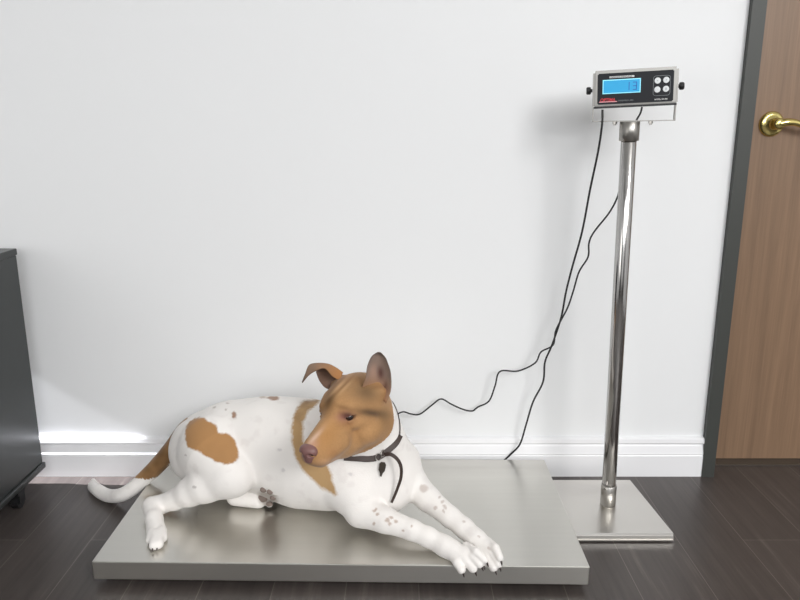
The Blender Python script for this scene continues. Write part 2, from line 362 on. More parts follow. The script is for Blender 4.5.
# text
def text(name, s, x, z, size, m, y=-.0236, sx=1.0, bold=0.0, italic=0.0, align='LEFT'):
    cu = bpy.data.curves.new(name, 'FONT'); cu.body = s; cu.size = size; cu.align_x = align; cu.extrude = .0002; cu.offset = bold; cu.shear = italic
    t = bpy.data.objects.new(name, cu); COL.objects.link(t)
    dg = bpy.context.evaluated_depsgraph_get(); me = bpy.data.meshes.new_from_object(t.evaluated_get(dg)); bpy.data.objects.remove(t)
    me.transform(IM @ Matrix.Translation((x, y, z)) @ Matrix.Rotation(R(90), 4, 'X') @ Matrix.Diagonal((sx, 1, 1, 1)))
    me.name = name; me.materials.clear(); return link(name, me, m, ind)
face('label_strip', -.0560, -.0030, .0228, .0265, M['white_ink'], y=-.0234, th=.0004)
text('label_lettering', 'WEIGHING INDICATOR', -.0545, .0235, .0030, M['panel'], y=-.0240, sx=1.45, bold=.00005)
# seven segment digits 1 and 3 with a decimal point
def digit(name, segs, x, z, w_=.0062, h_=.0150, t=.0013):
    bm = bmesh.new(); Sg = {'a': (0, h_ - t, w_, h_), 'g': (0, h_ / 2 - t / 2, w_, h_ / 2 + t / 2), 'd': (0, 0, w_, t), 'f': (0, h_ / 2, t, h_), 'e': (0, 0, t, h_ / 2), 'b': (w_ - t, h_ / 2, w_, h_), 'c': (w_ - t, 0, w_, h_ / 2)}
    for s in segs:
        a, b, c, d = Sg[s]; add_box(bm, (x + a, -.0253, z + b), (x + c, -.0248, z + d))
    bmesh.ops.transform(bm, matrix=IM, verts=bm.verts); return finish(bm, name, M['digit'], ind)
digit('screen_digit', 'bc', -.0190, -.0050, .0062, .0175, .0018); digit('screen_digit', 'abgcd', -.0055, -.0050, .0085, .0175, .0018)
text('logo_lettering', 'OPTIMA', -.0755, -.0278, .0105, M['red_ink'], sx=.86, bold=.0003, italic=.15)
face('logo_stripe', -.0775, -.0385, -.0290, -.0272, M['pink_ink'], y=-.0238, th=.0004)
text('maker_lettering', 'WEIGHTECH, INC.', -.0368, -.0283, .0044, M['grey_ink'], sx=.95)
text('model_lettering', 'MODEL OP-900', .0415, -.0295, .0042, M['white_ink'], sx=.95, bold=.00006)
# key pad outline + four round buttons
bm = bmesh.new(); kx0, kx1, kz0, kz1, cr_ = .0375, .0735, -.0205, .0225, .006
ring = []
for (cx, cz, a0) in ((kx1 - cr_, kz1 - cr_, 0), (kx0 + cr_, kz1 - cr_, 90), (kx0 + cr_, kz0 + cr_, 180), (kx1 - cr_, kz0 + cr_, 270)):
    for k in range(7):
        a = R(a0 + 15 * k); ring.append((cx, cz, math.cos(a), math.sin(a)))
vo = [bm.verts.new((cx + cr_ * c, -.0238, cz + cr_ * s)) for cx, cz, c, s in ring]; vi = [bm.verts.new((cx + (cr_ - .0008) * c, -.0238, cz + (cr_ - .0008) * s)) for cx, cz, c, s in ring]
for i in range(len(ring)): j = (i + 1) % len(ring); bm.faces.new((vo[i], vo[j], vi[j], vi[i]))
bmesh.ops.transform(bm, matrix=IM, verts=bm.verts); finish(bm, 'keypad_outline', M['grey_ink'], ind)
for i, (bx, bz) in enumerate(((.0465, .0120), (.0645, .0125), (.0465, -.0070), (.0645, -.0065))):
    bm = bmesh.new(); lathe(bm, [(.0066, 0), (.0066, .0012), (.0058, .0018)], IM @ Matrix.Translation((bx, -.0232, bz)) @ Matrix.Rotation(R(90), 4, 'X'), 28)
    finish(bm, 'button', M['button'], ind)
    text('button_symbol', ['\u2022', '+', '-', '0'][i], bx, bz - .0022, .0065, M['grey_ink'], y=-.0252, align='CENTER')
for sx in (-1, 1):
    bm = bmesh.new(); lathe(bm, [(.004, 0), (.004, .003), (.0075, .0035), (.0085, .006), (.0085, .011), (.007, .0135)], IM @ Matrix.Translation((sx * (hw + .001), 0, -.001)) @ Matrix.Rotation(R(90) * sx, 4, 'Y'), 20)
    fr(finish(bm, 'side_knob', M['black'], stand))

# ------------------------------------------------------------------ cables
def yof(t, a=PB.y, b=1.872): return a + (b - a) * t
ca = [(602.5, 109.6, -.06), (602, 125, -.06), (598, 152, .0), (590, 190, .15), (582, 232, .3), (572, 268, .45), (566, 292, .55), (561, 318, .62), (552, 345, .7), (545, 362, .75), (543, 382, .8), (533, 402, .85), (526, 425, .9), (520, 444, .93), (511, 454, .99), (504, 460.5, 1.01)]
pts = [P(x, y, yof(t)) for x, y, t in ca]
tag(tube('power_cable', pts, .0026, M['cable'], seg=8), 'black cable hanging left of the post and dropping behind the platform', 'cable')
cb = [(642, 107, .0), (640.5, 113, .0), (637, 119.2, 0.04), (634, 127, .3), (628, 150, .35), (621, 182, .35), (617, 198, .35), (609, 213, .4), (594, 232, .5), (589, 243, .5), (588, 257, .55), (579, 272, .6), (573, 292, .68), (567, 309, .7), (556, 330, .76), (553, 345, .8), (541, 352, .82), (535, 363, .85), (518, 371, .88), (500, 371.5, .9), (495, 386, .92), (489, 401, .94), (478, 407, .95), (472, 411, .96), (462, 409, .96), (451, 404, .96), (441, 399, .96), (432, 405, .96), (420, 414, .95), (411, 414, .93), (402, 412, .8), (392, 420, .65), (385, 440, .6)]
tag(tube('signal_cable', [P(x, y, yof(t, b=1.868)) for x, y, t in cb], .0022, M['cable'], seg=8), 'thin wavy black cable running from the readout to behind the dog', 'cable')

# ------------------------------------------------------------------ the dog: one continuous surface from a blended distance field
class Field:
    def __init__(s, lo, hi, h):
        s.lo = np.array(lo, float); s.h = h; s.n = (np.ceil((np.array(hi) - s.lo) / h)).astype(int) + 1
        s.F = np.full(tuple(s.n), 0.2, np.float32)
        s.ax = [s.lo[i] + h * np.arange(s.n[i]) for i in range(3)]
    def region(s, lo, hi):
        a = np.clip(((np.array(lo) - s.lo) / s.h).astype(int), 0, s.n - 1); b = np.clip(((np.array(hi) - s.lo) / s.h).astype(int) + 2, 1, s.n)
        sl = tuple(slice(a[i], b[i]) for i in range(3))
        X, Y, Z = np.meshgrid(*[s.ax[i][sl[i]].astype(np.float32) for i in range(3)], indexing='ij'); return sl, X, Y, Z
    def put(s, sl, d, k, cut=False):
        f = s.F[sl]
        if cut: f = -f
        if k > 0:
            h = np.clip(0.5 + 0.5 * (f - d) / k, 0, 1) if not cut else np.clip(0.5 + 0.5 * (f - d) / k, 0, 1)
            r = f * (1 - h) + d * h - k * h * (1 - h)
        else: r = np.minimum(f, d)
        s.F[sl] = -r if cut else r
    def cap(s, a, b, ra, rb, k, cut=False):
        a = np.array(a, float); b = np.array(b, float); m = max(ra, rb) + max(2 * k, .012) + .004
        sl, X, Y, Z = s.region(np.minimum(a, b) - m, np.maximum(a, b) + m)
        d = b - a; L = float(d @ d) + 1e-12
        t = np.clip(((X - a[0]) * d[0] + (Y - a[1]) * d[1] + (Z - a[2]) * d[2]) / L, 0, 1)
        dist = np.sqrt((X - a[0] - t * d[0]) ** 2 + (Y - a[1] - t * d[1]) ** 2 + (Z - a[2] - t * d[2]) ** 2) - (ra + (rb - ra) * t)
        s.put(sl, dist, k, cut)
    def ell(s, c, r, k, rot=None, cut=False):
        c = np.array(c, float); r = np.array(r, float); m = r.max() + max(2 * k, .012) + .004
        sl, X, Y, Z = s.region(c - m, c + m); q = np.stack([X - c[0], Y - c[1], Z - c[2]], -1)
        if rot is not None: q = q @ np.array(rot, np.float32)
        k0 = np.sqrt(((q / r) ** 2).sum(-1)); k1 = np.sqrt(((q / r ** 2) ** 2).sum(-1)) + 1e-9
        s.put(sl, np.where(k0 < 1e-4, -r.min(), k0 * (k0 - 1) / k1), k, cut)
    def chain(s, pts, k, k_in=.006):
        for i in range(len(pts) - 1): s.cap(pts[i][0], pts[i + 1][0], pts[i][1], pts[i + 1][1], k if i == 0 else max(k_in, 0))
    def sample(s, V):
        g = (V - s.lo) / s.h; i = np.clip(np.floor(g).astype(int), 0, s.n - 2); f = g - i; out = 0
        for a in (0, 1):
            for b in (0, 1):
                for c in (0, 1):
                    wgt = (f[:, 0] if a else 1 - f[:, 0]) * (f[:, 1] if b else 1 - f[:, 1]) * (f[:, 2] if c else 1 - f[:, 2])
                    out = out + wgt * s.F[i[:, 0] + a, i[:, 1] + b, i[:, 2] + c]
        return out
    def mesh(s):
        F = s.F; ins = F < 0
        cnt = np.zeros(tuple(s.n - 1), np.int8)
        for a in (0, 1):
            for b in (0, 1):
                for c in (0, 1): cnt += ins[a:s.n[0] - 1 + a, b:s.n[1] - 1 + b, c:s.n[2] - 1 + c]
        act = (cnt > 0) & (cnt < 8); idx = np.full(act.shape, -1, np.int64); I = np.argwhere(act); idx[act] = np.arange(len(I))
        acc = np.zeros((len(I), 3)); num = np.zeros(len(I))
        corners = [(a, b, c) for a in (0, 1) for b in (0, 1) for c in (0, 1)]
        val = {c: F[I[:, 0] + c[0], I[:, 1] + c[1], I[:, 2] + c[2]].astype(float) for c in corners}
        for c in corners:
            for axn in range(3):
                if c[axn] == 1: continue
                d = list(c); d[axn] = 1; d = tuple(d); va, vb = val[c], val[d]; cross = (va < 0) != (vb < 0)
                t = np.where(cross, va / np.where(cross, va - vb, 1), 0); p = np.array(c, float)[None, :].repeat(len(I), 0); p[:, axn] = t
                acc[cross] += p[cross]; num[cross] += 1
        V = s.lo + s.h * (I + acc / num[:, None]); Q = []
        for axn in range(3):
            sa = [slice(None)] * 3; sb = [slice(None)] * 3; sa[axn] = slice(0, -1); sb[axn] = slice(1, None)
            A, B = ins[tuple(sa)], ins[tuple(sb)]; E = np.argwhere(A != B); o1, o2 = [(1, 2), (2, 0), (0, 1)][axn]
            E = E[(E[:, o1] > 0) & (E[:, o2] > 0)]; flip = ~A[E[:, 0], E[:, 1], E[:, 2]]
            def cell(d1, d2):
                e = E.copy(); e[:, o1] -= d1; e[:, o2] -= d2; return idx[e[:, 0], e[:, 1], e[:, 2]]
            q = np.stack([cell(1, 1), cell(0, 1), cell(0, 0), cell(1, 0)], 1); q[flip] = q[flip][:, ::-1]; Q.append(q)
        return V, np.concatenate(Q)
def build_mesh(name, V, Q):
    me = bpy.data.meshes.new(name); me.from_pydata(V.tolist(), [], Q.tolist() if hasattr(Q, 'tolist') else Q)
    me.polygons.foreach_set('use_smooth', [True] * len(me.polygons)); me.update(); return me

# head frame
HR = np.array([[-0.51039303, 0.85676904, -0.07379537], [-0.85805499, -0.51307558, -0.02225051], [-0.05692616, 0.05196398, 0.99702515]])
HS = 1.17; HT = np.array([-0.1066, 1.5, 0.3563])
def Hp(a, b, c): return HR @ (np.array([a, b, c]) * HS) + HT

FD = Field((-.86, 1.24, -.01), (.30, 1.92, .50), .0026)
# --- trunk
trunk = [(P(208, 449, 1.67), .096), (P(232, 446, 1.665), .108), (P(262, 443, 1.655), .108), (P(282, 447, 1.645), .117), (P(306, 453, 1.63), .127), (P(338, 457, 1.61), .121), (P(370, 462, 1.59), .098)]
FD.chain(trunk, 0, .03)
FD.ell(P(388, 486, 1.55), (.060, .065, .062), .035)                     # brisket
# --- near hind leg
FD.ell(P(213, 452, 1.60), (.084, .066, .094), .012)
FD.ell(P(342, 462, 1.55), (.062, .050, .092), .022)
FD.cap(P(318, 440, 1.58), P(330, 480, 1.55), .05, .05, .03)
FD.chain([(P(215, 452, 1.585), .074), (P(230, 472, 1.545), .058)], .012)
FD.chain([(P(234, 476, 1.54), .046), (P(205, 485, 1.545), .041), (P(190, 492, 1.55), .0325), (P(175, 499.5, 1.56), .0235), (P(162, 504, 1.562), .0215)], .016, .012)
FD.cap(P(162, 504, 1.562), P(151, 505, 1.562), .0205, .019, .01)
FD.chain([(P(152, 506.5, 1.555), .0215), (P(154, 519, 1.51), .0195), (P(156.5, 532, 1.475), .0225)], .010, .008)
for a, b, r in (((152, 533), (150.5, 543), .0105), ((155, 535), (154, 548), .0112), ((158.5, 534), (158.5, 547), .0112), ((161.5, 531), (162.5, 541), .0105)):
    ya = G(a[0], a[1] + 3, ZT + .008)[1]; FD.cap(P(*a, ya), G(b[0], b[1] - 3, ZT + r + .001), r * 1.15, r, .004)
# --- far hind paw poking out below the belly
fp0 = G(236, 496, ZT + .027); fp1 = G(258, 498, ZT + .026)
FD.chain([(fp0, .024), (fp1, .025)], .004)
for dx, dy in ((265, 487.5), (272, 491.5), (274.5, 498), (269.5, 503.5)):
    FD.cap(P(262, 496, fp1[1] + .003), P(dx, dy, fp1[1] - .010), .014, .0092, .003)
# --- tail
tail = [(P(196, 432, 1.69), .030), (P(184, 434, 1.69), .0235), (P(173, 448, 1.705), .0225), (P(157.5, 465.5, 1.715), .0205), (P(142.5, 480, 1.715), .0185), (P(132, 489, 1.705), .0175), (P(121, 495, 1.705), .017), (G(108, 495.5, .017), .0165), (G(97, 489.5, .0165), .0155), (P(89.5, 481, 1.835), .0135), (P(88.5, 474.5, 1.858), .0095)]
tp = smooth_path([np.append(a, b) for a, b in tail], 5)
FD.chain([(q[:3], q[3]) for q in tp], .012, .004)
# --- near foreleg
FD.chain([(P(345, 466, 1.56), .066), (P(352, 489, 1.515), .054), (P(361, 509, 1.49), .0385)], .03, .02)
FD.chain([(P(361, 511, 1.485), .0365), (P(385, 520, 1.455), .0285), (P(412, 530, 1.43), .0225), (P(428, 537, 1.415), .0215), (P(443, 545, 1.398), .0215), (P(453, 550.5, 1.385), .0215)], .012, .008)
nearpaw = []
for a, b, c, r in (((452, 556), (457.5, 563.5), (461.5, 569.8), .0098), ((459, 553), (467, 561.5), (473, 568.5), .0104), ((464, 549.5), (473, 557.5), (479.5, 564), .0100), ((466, 545), (476, 552.5), (484.5, 560), .0088)):
    q = [P(*a, 1.372 + (.014 if a[1] < 546 else 0)), P(*b, 1.350), P(*c, 1.336)]; q[1][2] += .002; nearpaw.append((q, r)); FD.chain([(q[0], r * .85), (q[1], r * 1.08), (q[2], r * .92)], .0035, .001)
# --- far foreleg
FD.chain([(P(400, 466, 1.60), .056), (P(411, 482, 1.575), .038), (P(428, 499, 1.53), .0295), (P(450, 517, 1.475), .0235), (P(464, 528, 1.445), .0225), (P(474, 537.5, 1.42), .0215), (P(480, 543, 1.405), .0205)], .03, .008)
farpaw = []
for a, b, c, r in (((476, 549), (479.5, 557), (483, 563.5), .0088), ((482, 548.5), (487.5, 558.5), (493.5, 567.5), .0104), ((487, 545), (493.5, 554), (498.5, 564), .0098), ((488.5, 541), (495.5, 548), (500, 558), .0086)):
    q = [P(*a, 1.384 + (.014 if a[1] < 542 else 0)), P(*b, 1.362), P(*c, 1.342)]; farpaw.append((q, r)); FD.chain([(q[0], r * .85), (q[1], r * 1.08), (q[2], r * .92)], .0035, .001)
# --- neck
FD.chain([(P(358, 455, 1.59), .092), (P(364, 432, 1.565), .076), (Hp(-.052, -.004, -.028), .060)], .04, .02)
FD.cap(P(393, 462, 1.57), Hp(-.045, .018, -.035), .052, .048, .03)
FD.cap(P(447, 547.5, 1.388), P(463, 555.5, 1.362), .0205, .0145, .010)
FD.cap(P(478, 541, 1.407), P(488.5, 551, 1.376), .0205, .0145, .010)
BODY_F = FD.F.copy()
# --- head (own field, then blended in)
HF = Field((-.36, 1.28, .20), (.06, 1.66, .50), .0026 ); HF.lo = FD.lo + np.round((HF.lo - FD.lo) / FD.h) * FD.h
HF.ax = [HF.lo[i] + HF.h * np.arange(HF.n[i]) for i in range(3)]
def he(c, r, k): HF.ell(Hp(*c), np.array(r) * HS, k * HS, HR)
def hcap(a, b, ra, rb, k, cut=False): HF.cap(Hp(*a), Hp(*b), ra * HS, rb * HS, k * HS, cut)
he((-.016, 0, .016), (.070, .058, .052), 0)
he((.026, 0, .021), (.042, .043, .036), .012)            # forehead
for sgn in (-1, 1):
    he((-.008, sgn * .032, -.024), (.050, .032, .038), .014)      # cheek
    hcap((.030, sgn * .027, .034), (.054, sgn * .025, .0285), .0125, .0085, .008)   # brow
    hcap((.045, sgn * .033, -.002), (.012, sgn * .045, .000), .009, .012, .010)   # cheekbone
    hcap((.072, sgn * .015, -.026), (.123, sgn * .0125, -.034), .0225, .0170, .012)  # upper lip
    hcap((-.026, sgn * .045, .038), (-.030, sgn * .042, .045), .018, .011, .012)      # ear root
hcap((.040, 0, .004), (.127, 0, -.013), .0285, .0165, .014)      # muzzle bridge
hcap((.026, 0, -.040), (.110, 0, -.049), .031, .0145, .012)      # lower jaw
hcap((.056, 0, -.028), (.124, 0, -.030), .028, .020, .012)
hcap((-.02, 0, -.045), (.04, 0, -.045), .036, .030, .016)
for sgn in (-1, 1):
    pts_m = [(.131, .012, -.043), (.114, .0235, -.046), (.090, .032, -.051), (.068, .0365, -.056), (.056, .038, -.054)]
    for a, b in zip(pts_m, pts_m[1:]): hcap((a[0], sgn * a[1], a[2]), (b[0], sgn * b[1], b[2]), .0018, .0024, .002, cut=True)
    hcap((.0480, sgn * .0345, .0150), (.0580, sgn * .0305, .0140), .0056, .0048, .003, cut=True)   # eye socket
    hcap((.0430, sgn * .0365, .0210), (.0590, sgn * .0300, .0200), .0036, .0030, .003)               # upper lid
    hcap((.0440, sgn * .0375, .0085), (.0580, sgn * .0320, .0075), .0026, .0022, .003)               # lower lid
off = np.round((HF.lo - FD.lo) / FD.h).astype(int); sl = tuple(slice(off[i], off[i] + HF.n[i]) for i in range(3))
tgt = FD.F[sl]; hf = HF.F[tuple(slice(0, tgt.shape[i]) for i in range(3))]
FD.put(sl, hf, .022)
V, Q = FD.mesh()
# flatten the body where it presses on the steel deck
foot = (V[:, 0] > A_[0]) & (V[:, 0] < B_[0]) & (V[:, 1] < C_[1]) & (V[:, 1] > -.003 + A_[1] + (B_[1] - A_[1]) * (V[:, 0] - A_[0]) / (B_[0] - A_[0])) & (V[:, 2] < ZT + .0004) & (V[:, 2] > .03)
V[foot, 2] = ZT + .0004
V[:, 2] = np.maximum(V[:, 2], .0006)
def vnoise(V, sc, seed=0.0, octv=1):
    o = Vector((seed, seed * 1.7, -seed)); return np.array([mnoise.fractal(Vector(v) * sc + o, 1.0, 2.0, octv) for v in V])
zone = HF.sample(V); inhead = (zone < .010) & (V[:, 0] > HF.lo[0]) & (V[:, 1] < HF.ax[1][-1]) & (V[:, 2] > HF.lo[2])
N1 = vnoise(V, 45.0, 1.3, 3); N2 = vnoise(V, 45.0, 9.1, 3); N3 = vnoise(V, 14.0, 4.4, 3); N4 = vnoise(V, 260.0, 2.2, 2)
px, py = proj(V)
def inpoly(poly, x, y):
    r = np.zeros(len(x), bool); n = len(poly)
    for i in range(n):
        x1, y1 = poly[i]; x2, y2 = poly[(i + 1) % n]
        c = ((y1 > y) != (y2 > y)); r ^= c & (x < (x2 - x1) * (y - y1) / (y2 - y1 if y2 != y1 else 1e-9) + x1)
    return r
def inpoly_soft(poly, x, y, rad=1.1):
    return sum(inpoly(poly, x + rad * math.cos(k * 1.2566), y + rad * math.sin(k * 1.2566)).astype(float) for k in range(5)) / 5
jx, jy = px + N1 * 1.3 + N4 * .8, py + N2 * 1.3 + N4 * .8
Cc = np.empty((len(V), 3)); WHITE = np.array(s2l((242, 238, 234))); TAN = np.array(s2l((176, 132, 86))); DTAN = np.array(s2l((150, 108, 66)))
Cc[:] = WHITE; Cc *= (1 + .035 * N3)[:, None]
def blend(mask_w, col): Cc[:] = Cc * (1 - mask_w[:, None]) + np.array(col)[None] * mask_w[:, None]
blend(np.clip((vnoise(V, 32.0, 6.6, 3) - .25) * 3, 0, 1) * .13 * (~inhead), s2l((190, 178, 176)))
thigh = [(185.5, 429), (189, 421), (196, 418), (204, 417), (208, 421), (212, 422), (217, 426), (218, 433), (228, 433), (235, 441), (239, 452), (238, 459), (234, 462), (225, 464), (217, 462), (212, 459), (205, 456), (202, 453), (195, 450), (187, 447), (185, 437)]
blend(inpoly_soft(thigh, jx, jy, .7) * (V[:, 1] < 1.68), TAN); blend(inpoly_soft(thigh, jx, jy, .7) * (V[:, 1] < 1.68) * np.clip(N3, 0, 1) * .35, DTAN)
saddle = [(322, 398), (303, 401), (295, 411), (292, 424), (292, 440), (294, 455), (301, 468), (312, 480), (322, 488), (334, 495), (337, 494), (331, 474), (326, 462), (320, 452), (306, 452), (303, 440), (303, 425), (307, 412), (318, 403)]
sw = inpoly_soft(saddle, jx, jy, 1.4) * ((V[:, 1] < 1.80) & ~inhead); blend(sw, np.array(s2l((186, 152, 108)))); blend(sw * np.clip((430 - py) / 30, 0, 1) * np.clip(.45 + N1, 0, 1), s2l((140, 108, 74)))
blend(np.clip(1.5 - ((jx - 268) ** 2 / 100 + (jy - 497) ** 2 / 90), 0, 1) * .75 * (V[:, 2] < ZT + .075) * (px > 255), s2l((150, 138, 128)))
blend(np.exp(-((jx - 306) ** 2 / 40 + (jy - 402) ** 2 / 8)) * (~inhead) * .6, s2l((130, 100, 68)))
tailp = [(187, 417), (172, 426), (130, 478), (146.5, 479.5), (158, 476.5), (166, 471), (173, 460), (180, 442), (186.5, 425)]
tm = (inpoly(tailp, jx, jy) & (V[:, 1] > 1.66)).astype(float); blend(tm, s2l((158, 120, 78)))
blend(tm * np.clip(N3 + .25, 0, 1), s2l((112, 82, 52)))
def spot(x, y, rx, ry, col, a=.85, ymax=9):
    wgt = np.clip(1.6 - ((jx - x) ** 2 / rx ** 2 + (jy - y) ** 2 / ry ** 2), 0, 1) * a * (V[:, 1] < ymax) * (~inhead); blend(wgt, s2l(col))
spot(234.5, 415, 2.2, 3.5, (150, 110, 80), .9); spot(273, 398.3, 6, 1.6, (150, 108, 78), .9); spot(226, 409, 1.2, 1.2, (170, 160, 150), .7); spot(214, 407.5, 1.6, 1.0, (170, 160, 150), .6)
spot(263, 397.6, 3, .9, (175, 150, 130), .6); spot(194.5, 487, 1.6, 1.2, (175, 168, 165), .7); spot(186, 455, 1.2, 1, (180, 172, 168), .7); spot(227.5, 403, 1.3, .9, (175, 160, 150), .6)
for x, y, r in ((374, 511, 1.8), (377, 514.5, 1.8), (376, 509.5, 1.2), (387, 520, 2.6), (391, 517.5, 1.6), (396, 522, 1.8), (390, 523.5, 1.8), (373.5, 523, 1.3), (412, 526.5, 1.2), (403, 531, 1)):
    spot(x, y, r, r * .9, (168, 140, 122), .65, 1.6)
for x, y, r in ((443, 502, 1.8), (445, 507, 1.8), (443, 511, 1.3), (440, 497, 1.2), (464, 521, 1.4), (424, 488, 4), (479, 537, 1.2), (489, 548, 1.6), (435, 508, 2)):
    spot(x, y, r, r, (178, 160, 150), .55, 1.7)
for x, y, r in ((283, 470, 2.5), (350, 475, 2), (280, 450, 2)): spot(x, y, r, r * .7, (205, 200, 200), .6)
# head colours
brown = [(285, 340), (400, 340), (399, 403), (397, 420), (392, 432), (383, 442), (370, 450), (352, 456.5), (350, 462), (338, 478), (285, 478)]
hb = inhead & (inpoly(brown, px + N1 * .8, py + N2 * .8) | (V[:, 1] > 1.56)); hb = hb.astype(float)
HTAN = np.array(s2l((176, 134, 90)))
blend(hb, HTAN); Cc *= (1 + (.16 * N3 + .10 * N4) * hb)[:, None]
def hs(x, y, rx, ry, ang, col, a):
    ca_, sa_ = math.cos(R(ang)), math.sin(R(ang)); dx, dy = px - x, py - y; u = dx * ca_ + dy * sa_; v = -dx * sa_ + dy * ca_
    blend(np.exp(-(u ** 2 / rx ** 2 + v ** 2 / ry ** 2)) * a * hb, s2l(col))
hs(329, 400, 14, 6, 112, (96, 68, 38), 1.0)       # dark streak down the brow
hs(341, 384, 15, 1.6, -46, (215, 172, 124), .75); hs(347, 386, 13, 1.6, -46, (212, 170, 122), .65); hs(344.5, 385, 14, 1.0, -46, (130, 92, 54), .7); hs(337, 384, 14, 1.6, -46, (132, 94, 56), .6)
hs(366, 392, 17, 12, 20, (126, 98, 68), 1.0)      # temple
hs(372, 413, 17, 4.5, 8, (84, 64, 46), .95); hs(388, 424, 7, 10, 0, (150, 112, 70), .6); hs(352, 378, 14, 5, 0, (140, 100, 62), .6); hs(384, 416, 5, 8, 0, (120, 92, 60), .6)
hs(319, 405, 3.5, 8, 0, (120, 84, 50), .7)
hs(347, 424, 10, 3, -10, (150, 108, 70), .6)
hs(345, 408, 10, 2.5, 15, (128, 92, 58), .7)
hs(326, 436, 12, 18, 35, (180, 130, 76), .6)
hs(314, 438, 12, 2.4, -48, (222, 195, 178), .6); hs(312, 446, 7, 4, -40, (190, 148, 134), .6)
hs(330, 462, 16, 3.5, -8, (215, 170, 135), .5)
hs(333, 453, 7, 5, 0, (160, 112, 72), .45)
hs(344, 417, 7.5, 5, 0, (150, 100, 90), .85); hs(348, 415.5, 6.5, 3.2, 8, (84, 50, 44), .95)
hs(338, 464.5, 5, 1.4, -20, (92, 62, 48), .85); hs(346, 461, 6, 2.2, -20, (62, 44, 38), .95)
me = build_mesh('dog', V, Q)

# --- ears: thick curved flaps joined to the same mesh
ev, ef, ec = [], [], []
def flap(A, B, bulge, th, colf, nU=14, nV=22, back=None):
    """A, B: edge polylines (3-D) running base->tip; bulge: depth of the cup (away from the camera)"""
    A = np.array(smooth_path(A, 6)); B = np.array(smooth_path(B, 6)); m = len(A)
    base = len(ev); gi = {}
    for side in (0, 1):
        for i in range(m):
            for j in range(nU + 1):
                t = j / nU; p = A[i] * (1 - t) + B[i] * t; wv = 4 * t * (1 - t); wd = np.linalg.norm(B[i] - A[i])
                p = p + np.array([0, 1, -.1]) * bulge * wd * wv + (np.array([0, 1, 0]) * th * (.25 + .75 * min(1, wv * 2)) if side else 0)
                gi[side, i, j] = base + len(gi); ev.append(p); ec.append(colf(i / (m - 1), t, side))
    for i in range(m - 1):
        for j in range(nU):
            ef.append([gi[0, i, j], gi[0, i, j + 1], gi[0, i + 1, j + 1], gi[0, i + 1, j]]); ef.append([gi[1, i, j], gi[1, i + 1, j], gi[1, i + 1, j + 1], gi[1, i, j + 1]])
        ef.append([gi[0, i, 0], gi[0, i + 1, 0], gi[1, i + 1, 0], gi[1, i, 0]]); ef.append([gi[0, i, nU], gi[1, i, nU], gi[1, i + 1, nU], gi[0, i + 1, nU]])
    for j in range(nU):
        ef.append([gi[0, 0, j], gi[1, 0, j], gi[1, 0, j + 1], gi[0, 0, j + 1]]); ef.append([gi[0, m - 1, j], gi[0, m - 1, j + 1], gi[1, m - 1, j + 1], gi[1, m - 1, j]])
def mixc(a, b, t): t = min(1, max(0, t)); return tuple(x * (1 - t) + y * t for x, y in zip(a, b))
def c_left(v, t, side):
    rim = max(0, 1 - min(t, 1 - t) * 9) * .8; tipd = max(0, (v - .72) * 3)
    if side: return mixc(s2l((165, 120, 75)), s2l((70, 58, 50)), v * .8)
    c = mixc(s2l((176, 132, 96)), s2l((146, 126, 114)), v * 3)
    c = mixc(c, s2l((84, 50, 46)), math.exp(-((v - .33) ** 2 / .012 + (t - .55) ** 2 / .02)) * .95)
    c = mixc(c, s2l((86, 52, 44)), math.exp(-((v - .18) ** 2 / .006 + (t - .78) ** 2 / .008)) * .8)
    c = mixc(c, s2l((186, 148, 128)), math.exp(-((v - .32) ** 2 / .02 + (t - .25) ** 2 / .02)) * .6)
    return mixc(c, s2l((70, 60, 56)), max(rim * (.3 + .7 * v), tipd))
YL = 1.468
A_e = [P(362, 387, YL), P(365.5, 378, YL - .004), P(367, 367, YL), P(370, 359, YL + .004), P(372.8, 355.2, YL + .008), P(376.3, 353.0, YL + .010)]
B_e = [P(386, 404, YL + .004), P(391, 390, YL + .010), P(391, 374, YL + .012), P(388, 363.5, YL + .012), P(385.6, 357.8, YL + .012), P(381.8, 353.6, YL + .011)]
flap(A_e, B_e, .42, .006, c_left)
YR = 1.535
def c_flap(v, t, side):
    if side: return s2l((96, 74, 58))
    c = mixc(s2l((176, 126, 80)), s2l((128, 104, 86)), v * 2.2 - .2); c = mixc(c, s2l((62, 50, 44)), max(0, (v - .75) * 3.2)); return mixc(c, s2l((70, 54, 44)), max(0, (t - .8) * 3) * v)
flap([P(343, 372.5, YR), P(336, 367.5, YR - .006), P(328, 363.8, YR - .012), P(317.5, 363, YR - .020), P(309, 365, YR - .024), P(305, 374, YR - .026), P(301.8, 382, YR - .026)],
     [P(340, 381, YR - .010), P(332, 376, YR - .018), P(324.5, 368.5, YR - .024), P(315, 371.5, YR - .028), P(309.5, 375, YR - .028), P(306, 378.8, YR - .028), P(302.4, 383.3, YR - .027)], -.12, .005, c_flap)
def c_in(v, t, side): return mixc(s2l((84, 64, 50)), s2l((118, 92, 78)), t if not side else .9)
flap([P(338, 370, YR + .002), P(330, 366, YR), P(322, 365, YR - .004), P(316, 366.5, YR - .010)],
     [P(335, 391, YR - .004), P(325.5, 388, YR - .004), P(319.5, 381, YR - .006), P(316, 372.5, YR - .012)], .25, .005, c_in)
me2 = build_mesh('ears', np.array(ev), ef)
bmj = bmesh.new(); bmj.from_mesh(me); nb = len(bmj.verts); bmj.from_mesh(me2); bmj.to_mesh(me); bmj.free(); bpy.data.meshes.remove(me2)
allc = np.concatenate([Cc, np.array(ec)]); allc = np.concatenate([np.clip(allc, 0, 1), np.ones((len(allc), 1))], 1).astype(np.float32)
at_ = me.attributes.new('coat', 'FLOAT_COLOR', 'POINT'); at_.data.foreach_set('color', allc.ravel())
me.polygons.foreach_set('use_smooth', [True] * len(me.polygons))
